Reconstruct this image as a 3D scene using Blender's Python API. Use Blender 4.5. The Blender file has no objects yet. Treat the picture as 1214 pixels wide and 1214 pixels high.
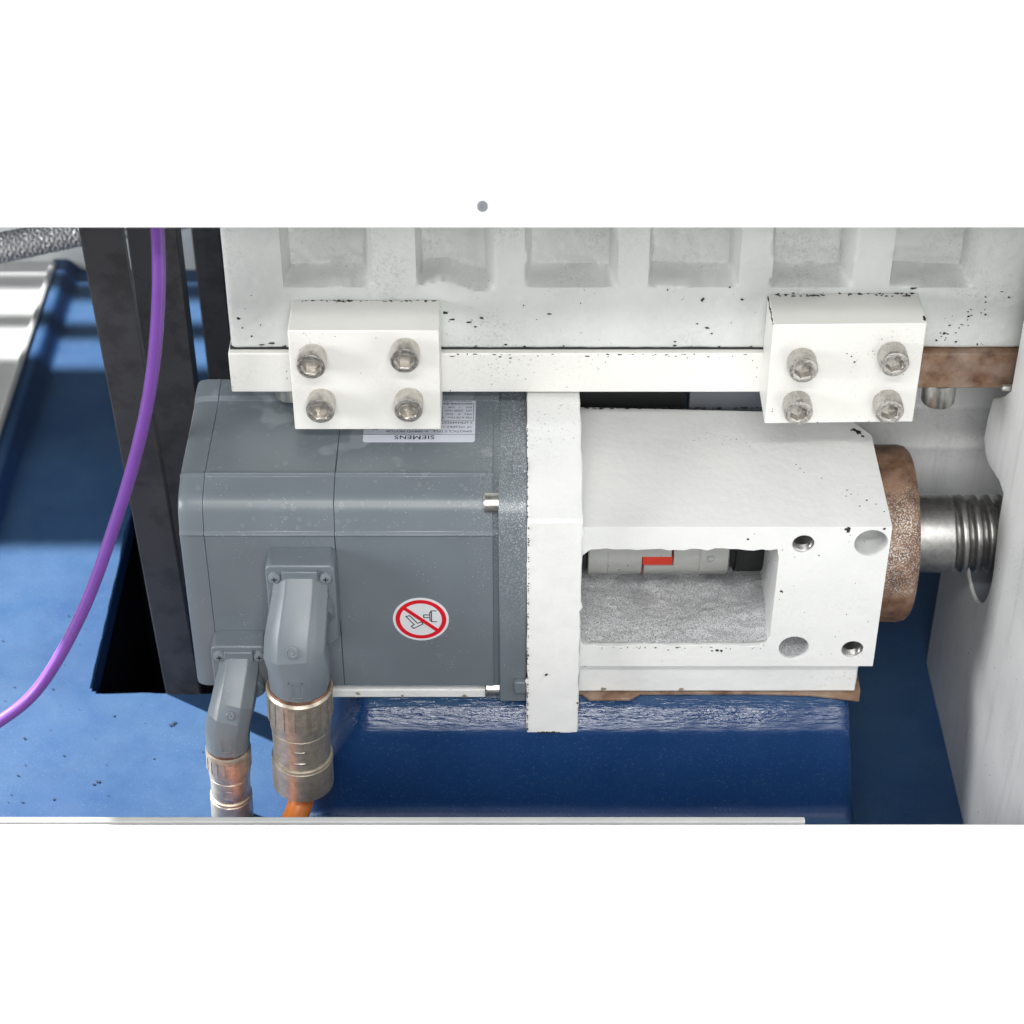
import bpy, bmesh, math, random
import numpy as np
from mathutils import Vector, Matrix, noise as mnoise

random.seed(7); np.random.seed(7)
C = bpy.context.scene.collection
SC = bpy.context.scene
MM = 0.001

# ------------------------------------------------------------------ camera, world, lamps, exposure
TH = math.radians(38.0)
cam_d = bpy.data.cameras.new('camera'); cam = bpy.data.objects.new('camera', cam_d); C.objects.link(cam)
cam.location = (0, -985.013 * MM, 769.577 * MM)
cam.rotation_euler = (math.pi / 2 - TH, 0, 0)
cam_d.sensor_width = 36.0; cam_d.lens = 36.0 * 2500.0 / 1214.0
cam_d.clip_start = 0.05; cam_d.clip_end = 50
cam_d.dof.use_dof = True; cam_d.dof.focus_distance = 1.27; cam_d.dof.aperture_fstop = 10
SC.camera = cam

W = bpy.data.worlds.new('World'); SC.world = W; W.use_nodes = True
W.node_tree.nodes['Background'].inputs[0].default_value = (0.93, 0.97, 1.0, 1)
W.node_tree.nodes['Background'].inputs[1].default_value = 0.115


def lamp(name, loc, aim, size, power, col=(1, 1, 1), size_y=None):
    l = bpy.data.lights.new(name, 'AREA'); o = bpy.data.objects.new(name, l); C.objects.link(o)
    l.energy = power; l.color = col; l.size = size
    if size_y: l.shape = 'RECTANGLE'; l.size_y = size_y
    o.location = [v * MM for v in loc]
    dv = (Vector(aim) - Vector(loc)); o.rotation_euler = dv.to_track_quat('-Z', 'Y').to_euler()
    return o


lamp('side_fill', (-1500, -450, 380), (200, -50, -100), 0.6, 20.0, (1.0, 1.0, 1.0), 0.6)  # invented fill to brighten the side wall and left-facing sides
lamp('fill_softbox', (60, -1460, 880), (0, 0, -20), 0.62, 14.8, (1.0, 0.99, 0.97), 0.5)
lamp('tube_lamp', (-60, -1010, 1270), (0, 0, -20), 1.1, 13.0, (1.0, 0.99, 0.97), 0.10)
lamp('hall_lamp', (-3620, 1646, 3570), (-250, 80, -230), 0.085, 1400.0, (1.0, 0.99, 0.97))

SC.view_settings.view_transform = 'Standard'; SC.view_settings.look = 'None'
SC.view_settings.exposure = -0.04; SC.view_settings.gamma = 1.0; SC.view_settings.use_curve_mapping = False
SC.render.engine = 'CYCLES'
SC.cycles.use_denoising = True
SC.cycles.caustics_reflective = False; SC.cycles.caustics_refractive = False
SC.cycles.blur_glossy = 1.0; SC.cycles.sample_clamp_indirect = 3.0
SC.cycles.max_bounces = 7; SC.cycles.diffuse_bounces = 4; SC.cycles.glossy_bounces = 4


# ------------------------------------------------------------------ materials
def principled(name):
    m = bpy.data.materials.new(name); m.use_nodes = True
    nt = m.node_tree
    return m, nt, nt.nodes['Principled BSDF']


def pos(nt):
    n = nt.nodes.get('WP')
    if not n:
        n = nt.nodes.new('ShaderNodeNewGeometry'); n.name = 'WP'
    return n.outputs['Position']


def noise_n(nt, scale, detail=3, rough=0.55, vec=None):
    n = nt.nodes.new('ShaderNodeTexNoise')
    n.inputs['Scale'].default_value = scale; n.inputs['Detail'].default_value = detail
    n.inputs['Roughness'].default_value = rough
    nt.links.new(vec if vec else pos(nt), n.inputs['Vector'])
    return n.outputs['Fac']


def scaled(nt, s):
    n = nt.nodes.new('ShaderNodeMapping'); n.inputs['Scale'].default_value = s
    nt.links.new(pos(nt), n.inputs['Vector']); return n.outputs['Vector']


def ramp(nt, fac, stops):
    n = nt.nodes.new('ShaderNodeValToRGB'); e = n.color_ramp.elements
    while len(e) < len(stops): e.new(0.5)
    for k, (p, c) in enumerate(stops):
        e[k].position = p
        e[k].color = (c, c, c, 1) if not isinstance(c, tuple) else (*c, 1)
    nt.links.new(fac, n.inputs['Fac']); return n.outputs['Color']


def mix(nt, fac, a, b):
    n = nt.nodes.new('ShaderNodeMix'); n.data_type = 'RGBA'
    if hasattr(fac, 'links'): nt.links.new(fac, n.inputs[0])
    else: n.inputs[0].default_value = fac
    for v, i in ((a, 6), (b, 7)):
        if hasattr(v, 'links'): nt.links.new(v, n.inputs[i])
        else: n.inputs[i].default_value = (*v, 1)
    return n.outputs[2]


def math_n(nt, op, a, b=0.0):
    n = nt.nodes.new('ShaderNodeMath'); n.operation = op
    for v, i in ((a, 0), (b, 1)):
        if hasattr(v, 'links'): nt.links.new(v, n.inputs[i])
        else: n.inputs[i].default_value = v
    return n.outputs[0]


def axis_ramp(nt, axis, lo, hi):
    """0 at lo (mm), 1 at hi (mm) along a world axis."""
    s = nt.nodes.new('ShaderNodeSeparateXYZ'); nt.links.new(pos(nt), s.inputs[0])
    n = nt.nodes.new('ShaderNodeMapRange'); n.inputs[1].default_value = lo * MM; n.inputs[2].default_value = hi * MM
    nt.links.new(s.outputs[axis], n.inputs[0]); return n.outputs[0]


def bump(nt, bs, height, strength, dist, prev=None):
    n = nt.nodes.new('ShaderNodeBump'); n.inputs['Strength'].default_value = strength
    n.inputs['Distance'].default_value = dist * MM
    nt.links.new(height, n.inputs['Height'])
    if prev: nt.links.new(prev, n.inputs['Normal'])
    nt.links.new(n.outputs[0], bs.inputs['Normal']); return n.outputs[0]


def dots(nt, scale, lo, hi, density_scale=None, dens=(0.45, 0.6)):
    """small round specks, clustered where a slow noise is high"""
    v = nt.nodes.new('ShaderNodeTexVoronoi'); v.inputs['Scale'].default_value = scale
    v.inputs['Randomness'].default_value = 1.0
    nt.links.new(pos(nt), v.inputs['Vector'])
    f = ramp(nt, v.outputs['Distance'], [(lo, 1.0), (hi, 0.0)])
    if density_scale:
        f = math_n(nt, 'MULTIPLY', f, ramp(nt, noise_n(nt, density_scale, 2), [(dens[0], 0.0), (dens[1], 1.0)]))
    return f


def paint(name, base, dark, rough=0.45, chips=0.0, relief=0.25, coarse=0.0, streak=False, spec=0.4, grime=0.0):
    m, nt, bs = principled(name)
    col = mix(nt, ramp(nt, noise_n(nt, 22, 4), [(0.3, 0.0), (0.75, 1.0)]), base, dark)
    if streak:
        st = ramp(nt, noise_n(nt, 1, 5, 0.6, scaled(nt, (160, 130, 9))), [(0.52, 0.0), (0.75, 1.0)])
        col = mix(nt, math_n(nt, 'MULTIPLY', st, 0.55), col, tuple(c * 0.72 for c in dark))
    if grime:
        g_ = math_n(nt, 'MULTIPLY', ramp(nt, noise_n(nt, 520, 4, 0.75), [(0.48, 0.0), (0.66, 1.0)]), ramp(nt, noise_n(nt, 20, 3, 0.6), [(0.46, 0.0), (0.66, 1.0)]))
        col = mix(nt, math_n(nt, 'MULTIPLY', g_, grime), col, (0.30, 0.315, 0.31))
    if chips:
        ch = math_n(nt, 'MULTIPLY', ramp(nt, noise_n(nt, 520, 3, 0.65), [(0.66, 0.0), (0.69, 1.0)]),
                    ramp(nt, noise_n(nt, 16, 2), [(0.60 - 0.1 * chips, 0.0), (0.72 - 0.1 * chips, 1.0)]))
        col = mix(nt, ch, col, (0.06, 0.065, 0.065))
    nt.links.new(col, bs.inputs['Base Color'])
    bs.inputs['Roughness'].default_value = rough
    bs.inputs['Specular IOR Level'].default_value = spec
    b = bump(nt, bs, noise_n(nt, 900, 3), relief, 0.12)
    b = bump(nt, bs, noise_n(nt, 170, 4), relief, 0.5, b)
    if coarse: bump(nt, bs, noise_n(nt, 60, 4), coarse, 1.6, b)
    return m


def metal(name, col, rough, dust=0.0, relief=0.12, metallic=1.0, var=0.68):
    m, nt, bs = principled(name)
    c = mix(nt, ramp(nt, noise_n(nt, 240, 4), [(0.3, 0.0), (0.7, 1.0)]), col, tuple(v * var for v in col))
    bs.inputs['Metallic'].default_value = metallic
    bs.inputs['Roughness'].default_value = rough
    if dust:
        d = math_n(nt, 'MULTIPLY', ramp(nt, noise_n(nt, 900, 3, 0.7), [(0.47, 0.0), (0.58, 1.0)]), dust)
        c = mix(nt, d, c, (0.62, 0.61, 0.57))
        r = nt.nodes.new('ShaderNodeMapRange'); nt.links.new(d, r.inputs[0])
        r.inputs[3].default_value = rough; r.inputs[4].default_value = 0.8
        nt.links.new(r.outputs[0], bs.inputs['Roughness'])
        nt.links.new(math_n(nt, 'SUBTRACT', metallic, math_n(nt, 'MULTIPLY', d, 0.8)), bs.inputs['Metallic'])
    nt.links.new(c, bs.inputs['Base Color'])
    bump(nt, bs, noise_n(nt, 700, 3), relief, 0.15)
    return m


def plain(name, col, rough=0.5, spec=0.4, relief=0.0, scale=600):
    m, nt, bs = principled(name)
    c = mix(nt, noise_n(nt, 60, 4), col, tuple(v * 0.8 for v in col))
    nt.links.new(c, bs.inputs['Base Color'])
    bs.inputs['Roughness'].default_value = rough; bs.inputs['Specular IOR Level'].default_value = spec
    if relief: bump(nt, bs, noise_n(nt, scale, 3), relief, 0.2)
    return m


M = {}
M['clamp'] = paint('white_block_paint', (0.83, 0.825, 0.79), (0.78, 0.775, 0.745), 0.42, chips=0.1, relief=0.16, grime=0.15)
M['cast'] = paint('white_casting_paint', (0.67, 0.685, 0.67), (0.575, 0.595, 0.585), 0.4, chips=0.5, relief=0.62, coarse=0.5, grime=0.5)
M['bracket'] = paint('white_bracket_paint', (0.80, 0.805, 0.795), (0.74, 0.75, 0.745), 0.45, chips=0.15, relief=0.42, coarse=0.4, grime=0.14)
M['wall'] = paint('white_wall_paint', (0.80, 0.81, 0.805), (0.70, 0.715, 0.715), 0.45, chips=0.3, relief=0.25, coarse=0.15, streak=True, grime=0.4)
M['cover'] = paint('white_sheet_paint', (0.93, 0.93, 0.92), (0.92, 0.92, 0.91), 0.5, relief=0.03, spec=0.3)
M['greywall'] = paint('grey_wall_paint', (0.62, 0.65, 0.65), (0.46, 0.49, 0.49), 0.5, chips=0.6, relief=0.3, coarse=0.3)
M['greyplate'] = paint('grey_sheet_paint', (0.50, 0.51, 0.505), (0.43, 0.44, 0.44), 0.4, relief=0.1)
M['screw'] = metal('steel_screw', (0.70, 0.66, 0.61), 0.32, dust=0.4)
M['screw_dusty'] = metal('dusty_screw', (0.52, 0.49, 0.45), 0.38, dust=0.8)
M['silver'] = metal('bright_steel', (0.72, 0.71, 0.68), 0.3, dust=0.15)
M['nickel'] = metal('nickel_sleeve', (0.64, 0.575, 0.47), 0.42, relief=0.04, metallic=0.78)
M['shaft'] = metal('screw_steel', (0.46, 0.455, 0.445), 0.33, dust=0.16)
M['aluminium'] = metal('coupling_aluminium', (0.70, 0.705, 0.67), 0.36, dust=0.03, metallic=0.7, relief=0.04, var=0.93)
M['belt'] = plain('black_belt_rubber', (0.041, 0.041, 0.045), 0.6, 0.4)
M['black'] = plain('black_paint', (0.018, 0.019, 0.02), 0.5, 0.4, 0.3)
M['darkcast'] = plain('dark_chip', (0.035, 0.037, 0.038), 0.7, 0.3)
M['brownchip'] = plain('brown_primer', (0.30, 0.26, 0.19), 0.7, 0.2)
M['orange'] = plain('orange_cable_jacket', (0.72, 0.21, 0.035), 0.42, 0.5)
M['purple'] = plain('purple_cable_jacket', (0.17, 0.062, 0.33), 0.38, 0.5, 0.06, 500)
M['red'] = plain('red_print', (0.72, 0.012, 0.025), 0.4)
M['redplastic'] = plain('red_plastic', (0.75, 0.05, 0.025), 0.4)
M['print'] = plain('black_print', (0.025, 0.03, 0.05), 0.5)
M['stickerwhite'] = plain('sticker_white', (0.78, 0.80, 0.83), 0.4)
M['labelgrey'] = plain('label_silver', (0.66, 0.69, 0.77), 0.4)
M['whitemark'] = plain('embossed_mark', (0.20, 0.235, 0.26), 0.4)
M['pit'] = plain('pit_shade_black', (0.004, 0.005, 0.012), 0.8, 0.1)  # near black stands for the unlit depth of the pit
M['greysteel'] = plain('grey_block', (0.20, 0.22, 0.25), 0.45)

# belt weave
mb = M['belt']; nt = mb.node_tree; bs = nt.nodes['Principled BSDF']
wv = nt.nodes.new('ShaderNodeTexChecker'); wv.inputs['Scale'].default_value = 650
nt.links.new(pos(nt), wv.inputs['Vector'])
b = bump(nt, bs, wv.outputs['Fac'], 0.8, 0.5)
bump(nt, bs, noise_n(nt, 250, 4), 0.3, 0.5, b)
sc = ramp(nt, noise_n(nt, 40, 5, 0.6), [(0.5, 0.0), (0.6, 1.0)])
lk = bs.inputs['Base Color'].links[0].from_socket
nt.links.new(mix(nt, math_n(nt, 'MULTIPLY', sc, 0.55), lk, (0.015, 0.015, 0.016)), bs.inputs['Base Color'])

# motor grey: satin enamel with droplets, dust grains thick towards the white plate
def motor_paint():
    m, nt, bs = principled('motor_grey_enamel')
    col = mix(nt, ramp(nt, noise_n(nt, 30, 3), [(0.3, 0.0), (0.7, 1.0)]), (0.158, 0.187, 0.208), (0.143, 0.170, 0.191))
    dr = dots(nt, 420, 0.10, 0.16, 35, (0.48, 0.62))
    col = mix(nt, math_n(nt, 'MULTIPLY', dr, 0.55), col, (0.55, 0.58, 0.6))
    dust = math_n(nt, 'MULTIPLY', ramp(nt, noise_n(nt, 1500, 2, 0.7), [(0.56, 0.0), (0.62, 1.0)]),
                  math_n(nt, 'MULTIPLY', axis_ramp(nt, 0, -30, 14), axis_ramp(nt, 2, -110, 20)))
    col = mix(nt, dust, col, (0.75, 0.76, 0.78))
    vr = nt.nodes.new('ShaderNodeTexVoronoi'); vr.inputs['Scale'].default_value = 190; nt.links.new(pos(nt), vr.inputs['Vector'])
    rg = math_n(nt, 'MULTIPLY', ramp(nt, vr.outputs['Distance'], [(0.0, 0.45), (0.20, 0.45), (0.25, 1.0), (0.31, 0.0)]),
                ramp(nt, noise_n(nt, 60, 2), [(0.50, 0.0), (0.58, 1.0)]))
    rg = math_n(nt, 'MULTIPLY', rg, axis_ramp(nt, 2, -30, -5))
    col = mix(nt, math_n(nt, 'MULTIPLY', rg, 0.20), col, (0.45, 0.48, 0.5))
    st = ramp(nt, noise_n(nt, 28, 2, 0.5), [(0.60, 0.0), (0.64, 1.0)])
    st = math_n(nt, 'MULTIPLY', st, math_n(nt, 'MULTIPLY', axis_ramp(nt, 1, 30, 45), 0.32))
    col = mix(nt, st, col, (0.38, 0.41, 0.43))
    nt.links.new(col, bs.inputs['Base Color'])
    bs.inputs['Roughness'].default_value = 0.36; bs.inputs['Specular IOR Level'].default_value = 0.5
    b = bump(nt, bs, noise_n(nt, 800, 2), 0.08, 0.1)
    bump(nt, bs, dr, 0.3, 0.3, b)
    return m
M['motor'] = motor_paint()

def blue_paint():
    m, nt, bs = principled('blue_bed_enamel')
    col = mix(nt, ramp(nt, noise_n(nt, 14, 4), [(0.3, 0.0), (0.7, 1.0)]), (0.003, 0.032, 0.118), (0.002, 0.026, 0.10))
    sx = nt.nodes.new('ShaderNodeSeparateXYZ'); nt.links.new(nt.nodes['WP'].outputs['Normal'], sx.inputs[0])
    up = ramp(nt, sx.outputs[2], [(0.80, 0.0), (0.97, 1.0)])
    fm = math_n(nt, 'MULTIPLY', ramp(nt, noise_n(nt, 9, 6, 0.62), [(0.28, 0.25), (0.72, 1.0)]), math_n(nt, 'MULTIPLY', up, 0.46))  # pale dust film on upward faces, also standing in for the lit floor's sheen
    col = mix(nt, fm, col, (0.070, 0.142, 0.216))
    ch = dots(nt, 130, 0.06, 0.10, 18, (0.56, 0.66))
    col = mix(nt, ch, col, (0.004, 0.018, 0.06))
    fl = math_n(nt, 'MULTIPLY', ramp(nt, noise_n(nt, 1100, 2, 0.7), [(0.63, 0.0), (0.69, 1.0)]), 0.22)
    col = mix(nt, fl, col, (0.25, 0.36, 0.55))
    nt.links.new(col, bs.inputs['Base Color'])
    cz = math_n(nt, 'MULTIPLY', axis_ramp(nt, 2, -172, -161), axis_ramp(nt, 1, 40, 12))
    rr = ramp(nt, noise_n(nt, 40, 3), [(0.3, 0.42), (0.7, 0.52)])
    nt.links.new(math_n(nt, 'SUBTRACT', rr, math_n(nt, 'MULTIPLY', cz, 0.33)), bs.inputs['Roughness'])
    nt.links.new(math_n(nt, 'ADD', math_n(nt, 'MULTIPLY', cz, 0.30), 0.36), bs.inputs['Specular IOR Level'])
    weld = math_n(nt, 'MULTIPLY', ramp(nt, noise_n(nt, 1, 3, 0.6, scaled(nt, (90, 520, 520))), [(0.30, 0.0), (0.70, 1.0)]), cz)
    bs.inputs['Specular IOR Level'].default_value = 0.36
    b = bump(nt, bs, noise_n(nt, 700, 2), 0.14, 0.12)
    b = bump(nt, bs, noise_n(nt, 120, 4), 0.12, 0.4, b)
    bump(nt, bs, weld, 0.42, 0.9, b)
    return m
M['blue'] = blue_paint()

def rust(name, speck):
    m, nt, bs = principled(name)
    col = ramp(nt, noise_n(nt, 90, 5, 0.65), [(0.28, (0.07, 0.040, 0.028)), (0.45, (0.185, 0.10, 0.06)), (0.62, (0.28, 0.175, 0.115)), (0.78, (0.30, 0.12, 0.05))])
    if speck:
        d = math_n(nt, 'MULTIPLY', ramp(nt, noise_n(nt, 1050, 2, 0.7), [(0.52, 0.0), (0.57, 1.0)]),
                   math_n(nt, 'MULTIPLY', axis_ramp(nt, 2, -88, -58), math_n(nt, 'ADD', axis_ramp(nt, 2, -22, -44), ramp(nt, noise_n(nt, 26, 2), [(0.60, 0.0), (0.66, 1.0)]))))
        d = math_n(nt, 'MULTIPLY', d, ramp(nt, noise_n(nt, 30, 3), [(0.36, 0.1), (0.56, 1.0)]))
        col = mix(nt, d, col, (0.72, 0.71, 0.68))
    else:
        d = ramp(nt, noise_n(nt, 60, 4), [(0.4, 0.0), (0.7, 1.0)])
        col = mix(nt, math_n(nt, 'MULTIPLY', d, 0.6), col, (0.42, 0.34, 0.28))
    nt.links.new(col, bs.inputs['Base Color'])
    bs.inputs['Roughness'].default_value = 0.55; bs.inputs['Metallic'].default_value = 0.25
    bump(nt, bs, noise_n(nt, 500, 4), 0.35, 0.3)
    return m
M['rust'] = rust('rusty_steel', True)
M['rustbar'] = rust('rusty_rail', False)

def swarf():
    m, nt, bs = principled('metal_swarf_dust')
    a = noise_n(nt, 1300, 4, 0.75)
    col = ramp(nt, a, [(0.36, (0.10, 0.105, 0.115)), (0.46, (0.47, 0.48, 0.50)), (0.58, (0.82, 0.83, 0.84))])
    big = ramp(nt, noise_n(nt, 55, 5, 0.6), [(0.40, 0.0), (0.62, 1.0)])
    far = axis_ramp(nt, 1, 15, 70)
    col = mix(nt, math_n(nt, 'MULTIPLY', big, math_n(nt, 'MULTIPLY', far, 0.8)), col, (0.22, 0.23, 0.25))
    nt.links.new(col, bs.inputs['Base Color'])
    bs.inputs['Roughness'].default_value = 0.5; bs.inputs['Metallic'].default_value = 0.15
    bump(nt, bs, a, 0.9, 0.9)
    return m
M['swarf'] = swarf()

def braid():
    m, nt, bs = principled('braided_steel')
    bs.inputs['Metallic'].default_value = 0.7; bs.inputs['Roughness'].default_value = 0.5
    bs.inputs['Base Color'].default_value = (0.52, 0.53, 0.54, 1)
    return m
M['braid'] = braid()

# ------------------------------------------------------------------ builders (all lengths in mm, world axes)
ORG = {}


def link(o, parent, origin):
    C.objects.link(o)
    if parent:
        o.parent = parent
        p = ORG[parent.name]
        o.location = [(origin[i] - p[i]) * MM for i in range(3)]
    else:
        o.location = [v * MM for v in origin]
    ORG[o.name] = tuple(origin)


def tag(o, label=None, cat=None, group=None, kind=None):
    if label: o['label'] = label
    if cat: o['category'] = cat
    if group: o['group'] = group
    if kind: o['kind'] = kind
    return o


def thing(name, base, label, cat, group=None):
    o = bpy.data.objects.new(name, None); o.empty_display_size = 0.01
    link(o, None, base)
    return tag(o, label, cat, group)


def mk(name, V, F, mat, parent=None, smooth=40, bevel=0.0, segs=2):
    V = np.asarray(V, float)
    if parent: org = ORG[parent.name]
    else: org = ((V[:, 0].min() + V[:, 0].max()) / 2, (V[:, 1].min() + V[:, 1].max()) / 2, V[:, 2].min())
    me = bpy.data.meshes.new(name)
    me.from_pydata(((V - np.array(org)) * MM).tolist(), [], [list(f) for f in F]); me.update()
    bm = bmesh.new(); bm.from_mesh(me); bmesh.ops.recalc_face_normals(bm, faces=bm.faces); bm.to_mesh(me); bm.free()
    if smooth:
        me.polygons.foreach_set('use_smooth', [True] * len(me.polygons)); me.set_sharp_from_angle(angle=math.radians(smooth))
    for mm_ in (mat if isinstance(mat, (list, tuple)) else [mat]): me.materials.append(mm_)
    o = bpy.data.objects.new(name, me); link(o, parent, org)
    if bevel: add_bevel(o, bevel, segs)
    return o


def add_bevel(o, w, segs=2):
    md = o.modifiers.new('edge', 'BEVEL'); md.width = w * MM; md.segments = segs; md.limit_method = 'ANGLE'
    md.angle_limit = math.radians(35); md.harden_normals = False
    for p in o.data.polygons: p.use_smooth = True


def box_vf(x0, x1, y0, y1, z0, z1):
    V = [(x, y, z) for x in (x0, x1) for y in (y0, y1) for z in (z0, z1)]
    F = [(0, 1, 3, 2), (4, 6, 7, 5), (0, 4, 5, 1), (2, 3, 7, 6), (0, 2, 6, 4), (1, 5, 7, 3)]
    return V, F


def box(name, x0, x1, y0, y1, z0, z1, mat, parent=None, bevel=0.5, segs=2):
    V, F = box_vf(x0, x1, y0, y1, z0, z1); return mk(name, V, F, mat, parent, 40, bevel, segs)


def prism(name, prof, a0, a1, axis, mat, parent=None, bevel=0.0, smooth=30, segs=2):
    """extrude a closed 2-D profile along a world axis: axis X -> (y, z), Y -> (x, z), Z -> (x, y)"""
    n = len(prof)
    def p3(a, p):
        return {'X': (a, p[0], p[1]), 'Y': (p[0], a, p[1]), 'Z': (p[0], p[1], a)}[axis]
    V = [p3(a0, p) for p in prof] + [p3(a1, p) for p in prof]
    F = [tuple(range(n)), tuple(range(2 * n - 1, n - 1, -1))] + [(i, (i + 1) % n, n + (i + 1) % n, n + i) for i in range(n)]
    return mk(name, V, F, mat, parent, smooth, bevel, segs)


def frame(d):
    d = Vector(d).normalized()
    a = Vector((0, 0, 1)) if abs(d.z) < 0.9 else Vector((0, 1, 0))
    e1 = (a - d * a.dot(d)).normalized(); return d, e1, d.cross(e1)


def lathe_vf(base, direc, prof, n=40, capped=True):
    """prof: [(along, radius)] about an axis through base"""
    d, e1, e2 = frame(direc); B = Vector(base); V, F = [], []
    for a, r in prof:
        for k in range(n):
            t = 2 * math.pi * k / n
            V.append(tuple(B + d * a + (e1 * math.cos(t) + e2 * math.sin(t)) * r))
    for i in range(len(prof) - 1):
        for k in range(n):
            k2 = (k + 1) % n
            F.append((i * n + k, i * n + k2, (i + 1) * n + k2, (i + 1) * n + k))
    if capped:
        F.append(tuple(range(n))); F.append(tuple(range(len(prof) * n - 1, (len(prof) - 1) * n - 1, -1)))
    return V, F


def lathe(name, base, direc, prof, mat, parent=None, n=40, smooth=35):
    V, F = lathe_vf(base, direc, prof, n); return mk(name, V, F, mat, parent, smooth)


def spline(pts, n=12):
    P = [Vector(p) for p in pts]; P = [P[0] * 2 - P[1]] + P + [P[-1] * 2 - P[-2]]; out = []
    for i in range(1, len(P) - 2):
        for k in range(n):
            t = k / n; a, b, c, d = P[i - 1], P[i], P[i + 1], P[i + 2]
            out.append(0.5 * ((2 * b) + (c - a) * t + (2 * a - 5 * b + 4 * c - d) * t * t + (3 * b - a - 3 * c + d) * t ** 3))
    out.append(P[-2]); return out


def loft_vf(path, secs):
    """secs: one closed list of (u, v) per path point, u along X-ish side, v along the outer normal"""
    V, F = [], []; n = len(secs[0])
    for i, p in enumerate(path):
        p = Vector(p)
        q = (Vector(path[min(i + 1, len(path) - 1)]) - Vector(path[max(i - 1, 0)])).normalized()
        s = (Vector((1, 0, 0)) - q * q.x).normalized(); o = q.cross(s)
        for (a, b_) in secs[i]: V.append(tuple(p + s * a + o * b_))
    for i in range(len(path) - 1):
        for k in range(n):
            k2 = (k + 1) % n; F.append((i * n + k, i * n + k2, (i + 1) * n + k2, (i + 1) * n + k))
    F.append(tuple(range(n))); F.append(tuple(range(len(path) * n - 1, (len(path) - 1) * n - 1, -1)))
    return V, F


def tube(name, pts, r, mat, parent=None, n=16, sub=12):
    path = spline(pts, sub)
    secs = [[(r * math.cos(2 * math.pi * k / n), r * math.sin(2 * math.pi * k / n)) for k in range(n)]] * len(path)
    V, F = [], []
    d, e1, e2 = frame(path[1] - path[0])
    for i, p in enumerate(path):
        q = (path[min(i + 1, len(path) - 1)] - path[max(i - 1, 0)]).normalized()
        e1 = (e1 - q * e1.dot(q)).normalized(); e2 = q.cross(e1)
        for a, b_ in secs[i]: V.append(tuple(p + e1 * a + e2 * b_))
    for i in range(len(path) - 1):
        for k in range(n):
            k2 = (k + 1) % n; F.append((i * n + k, i * n + k2, (i + 1) * n + k2, (i + 1) * n + k))
    F.append(tuple(range(n))); F.append(tuple(range(len(path) * n - 1, (len(path) - 1) * n - 1, -1)))
    return mk(name, V, F, mat, parent, 60)


def cut(o, cutters):
    """apply boolean differences with (V, F) solids in world mm"""
    tmp = []
    for V, F in cutters:
        c = mk('cutter', V, F, M['darkcast'], None, 0); tmp.append(c)
        md = o.modifiers.new('hole', 'BOOLEAN'); md.operation = 'DIFFERENCE'; md.object = c; md.solver = 'EXACT'
    bpy.context.view_layer.update()
    dg = bpy.context.evaluated_depsgraph_get()
    me = bpy.data.meshes.new_from_object(o.evaluated_get(dg), depsgraph=dg)
    o.modifiers.clear(); old = o.data; o.data = me; me.name = old.name
    for p in me.polygons: p.use_smooth = True
    me.set_sharp_from_angle(angle=math.radians(30))
    for c in tmp: bpy.data.objects.remove(c, do_unlink=True)
    return o


def join_vf(lst):
    V, F = [], []
    for v, f in lst:
        k = len(V); V += list(v); F += [tuple(i + k for i in q) for q in f]
    return V, F


def text_vf(s, size, origin, ux, uy, bold=False, align='LEFT', depth=0.12, sx=1.0):
    cu = bpy.data.curves.new('lettering', 'FONT'); cu.body = s; cu.size = size; cu.align_x = align; cu.align_y = 'BOTTOM_BASELINE'
    cu.resolution_u = 3
    if bold: cu.offset = 0.014 * size; cu.space_character = 1.08
    ob = bpy.data.objects.new('lettering', cu); C.objects.link(ob); bpy.context.view_layer.update()
    dg = bpy.context.evaluated_depsgraph_get(); me = bpy.data.meshes.new_from_object(ob.evaluated_get(dg), depsgraph=dg)
    O, a, b_ = Vector(origin), Vector(ux), Vector(uy); nn = a.cross(b_)
    V = [tuple(O + a * (v.co.x * sx) + b_ * v.co.y + nn * depth) for v in me.vertices]; F = [tuple(p.vertices) for p in me.polygons]
    bpy.data.objects.remove(ob, do_unlink=True); bpy.data.meshes.remove(me)
    return V, F


def flat_poly(pts, origin, ux, uy, depth):
    O, a, b_ = Vector(origin), Vector(ux), Vector(uy); nn = a.cross(b_)
    n = len(pts)
    V = [tuple(O + a * x + b_ * y + nn * depth) for x, y in pts] + [tuple(O + a * x + b_ * y - nn * 0.3) for x, y in pts]
    F = [tuple(range(n)), tuple(range(2 * n - 1, n - 1, -1))] + [(i, (i + 1) % n, n + (i + 1) % n, n + i) for i in range(n)]
    return V, F


def stroke(p, q, w, origin, ux, uy, depth):
    (x0, y0), (x1, y1) = p, q; L = math.hypot(x1 - x0, y1 - y0); nx, ny = -(y1 - y0) / L * w / 2, (x1 - x0) / L * w / 2
    ex, ey = (x1 - x0) / L * w / 2, (y1 - y0) / L * w / 2
    return flat_poly([(x0 - ex + nx, y0 - ey + ny), (x0 - ex - nx, y0 - ey - ny), (x1 + ex - nx, y1 + ey - ny), (x1 + ex + nx, y1 + ey + ny)], origin, ux, uy, depth)


def sstep(t):
    t = np.clip(t, 0, 1); return t * t * (3 - 2 * t)


def fbm(x, y, s, seed=0.0, o=3):
    return np.array([mnoise.fractal(Vector((a / s, b_ / s, seed)), 1.0, 2.0, o) for a, b_ in zip(np.ravel(x), np.ravel(y))]).reshape(np.shape(x))


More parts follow.
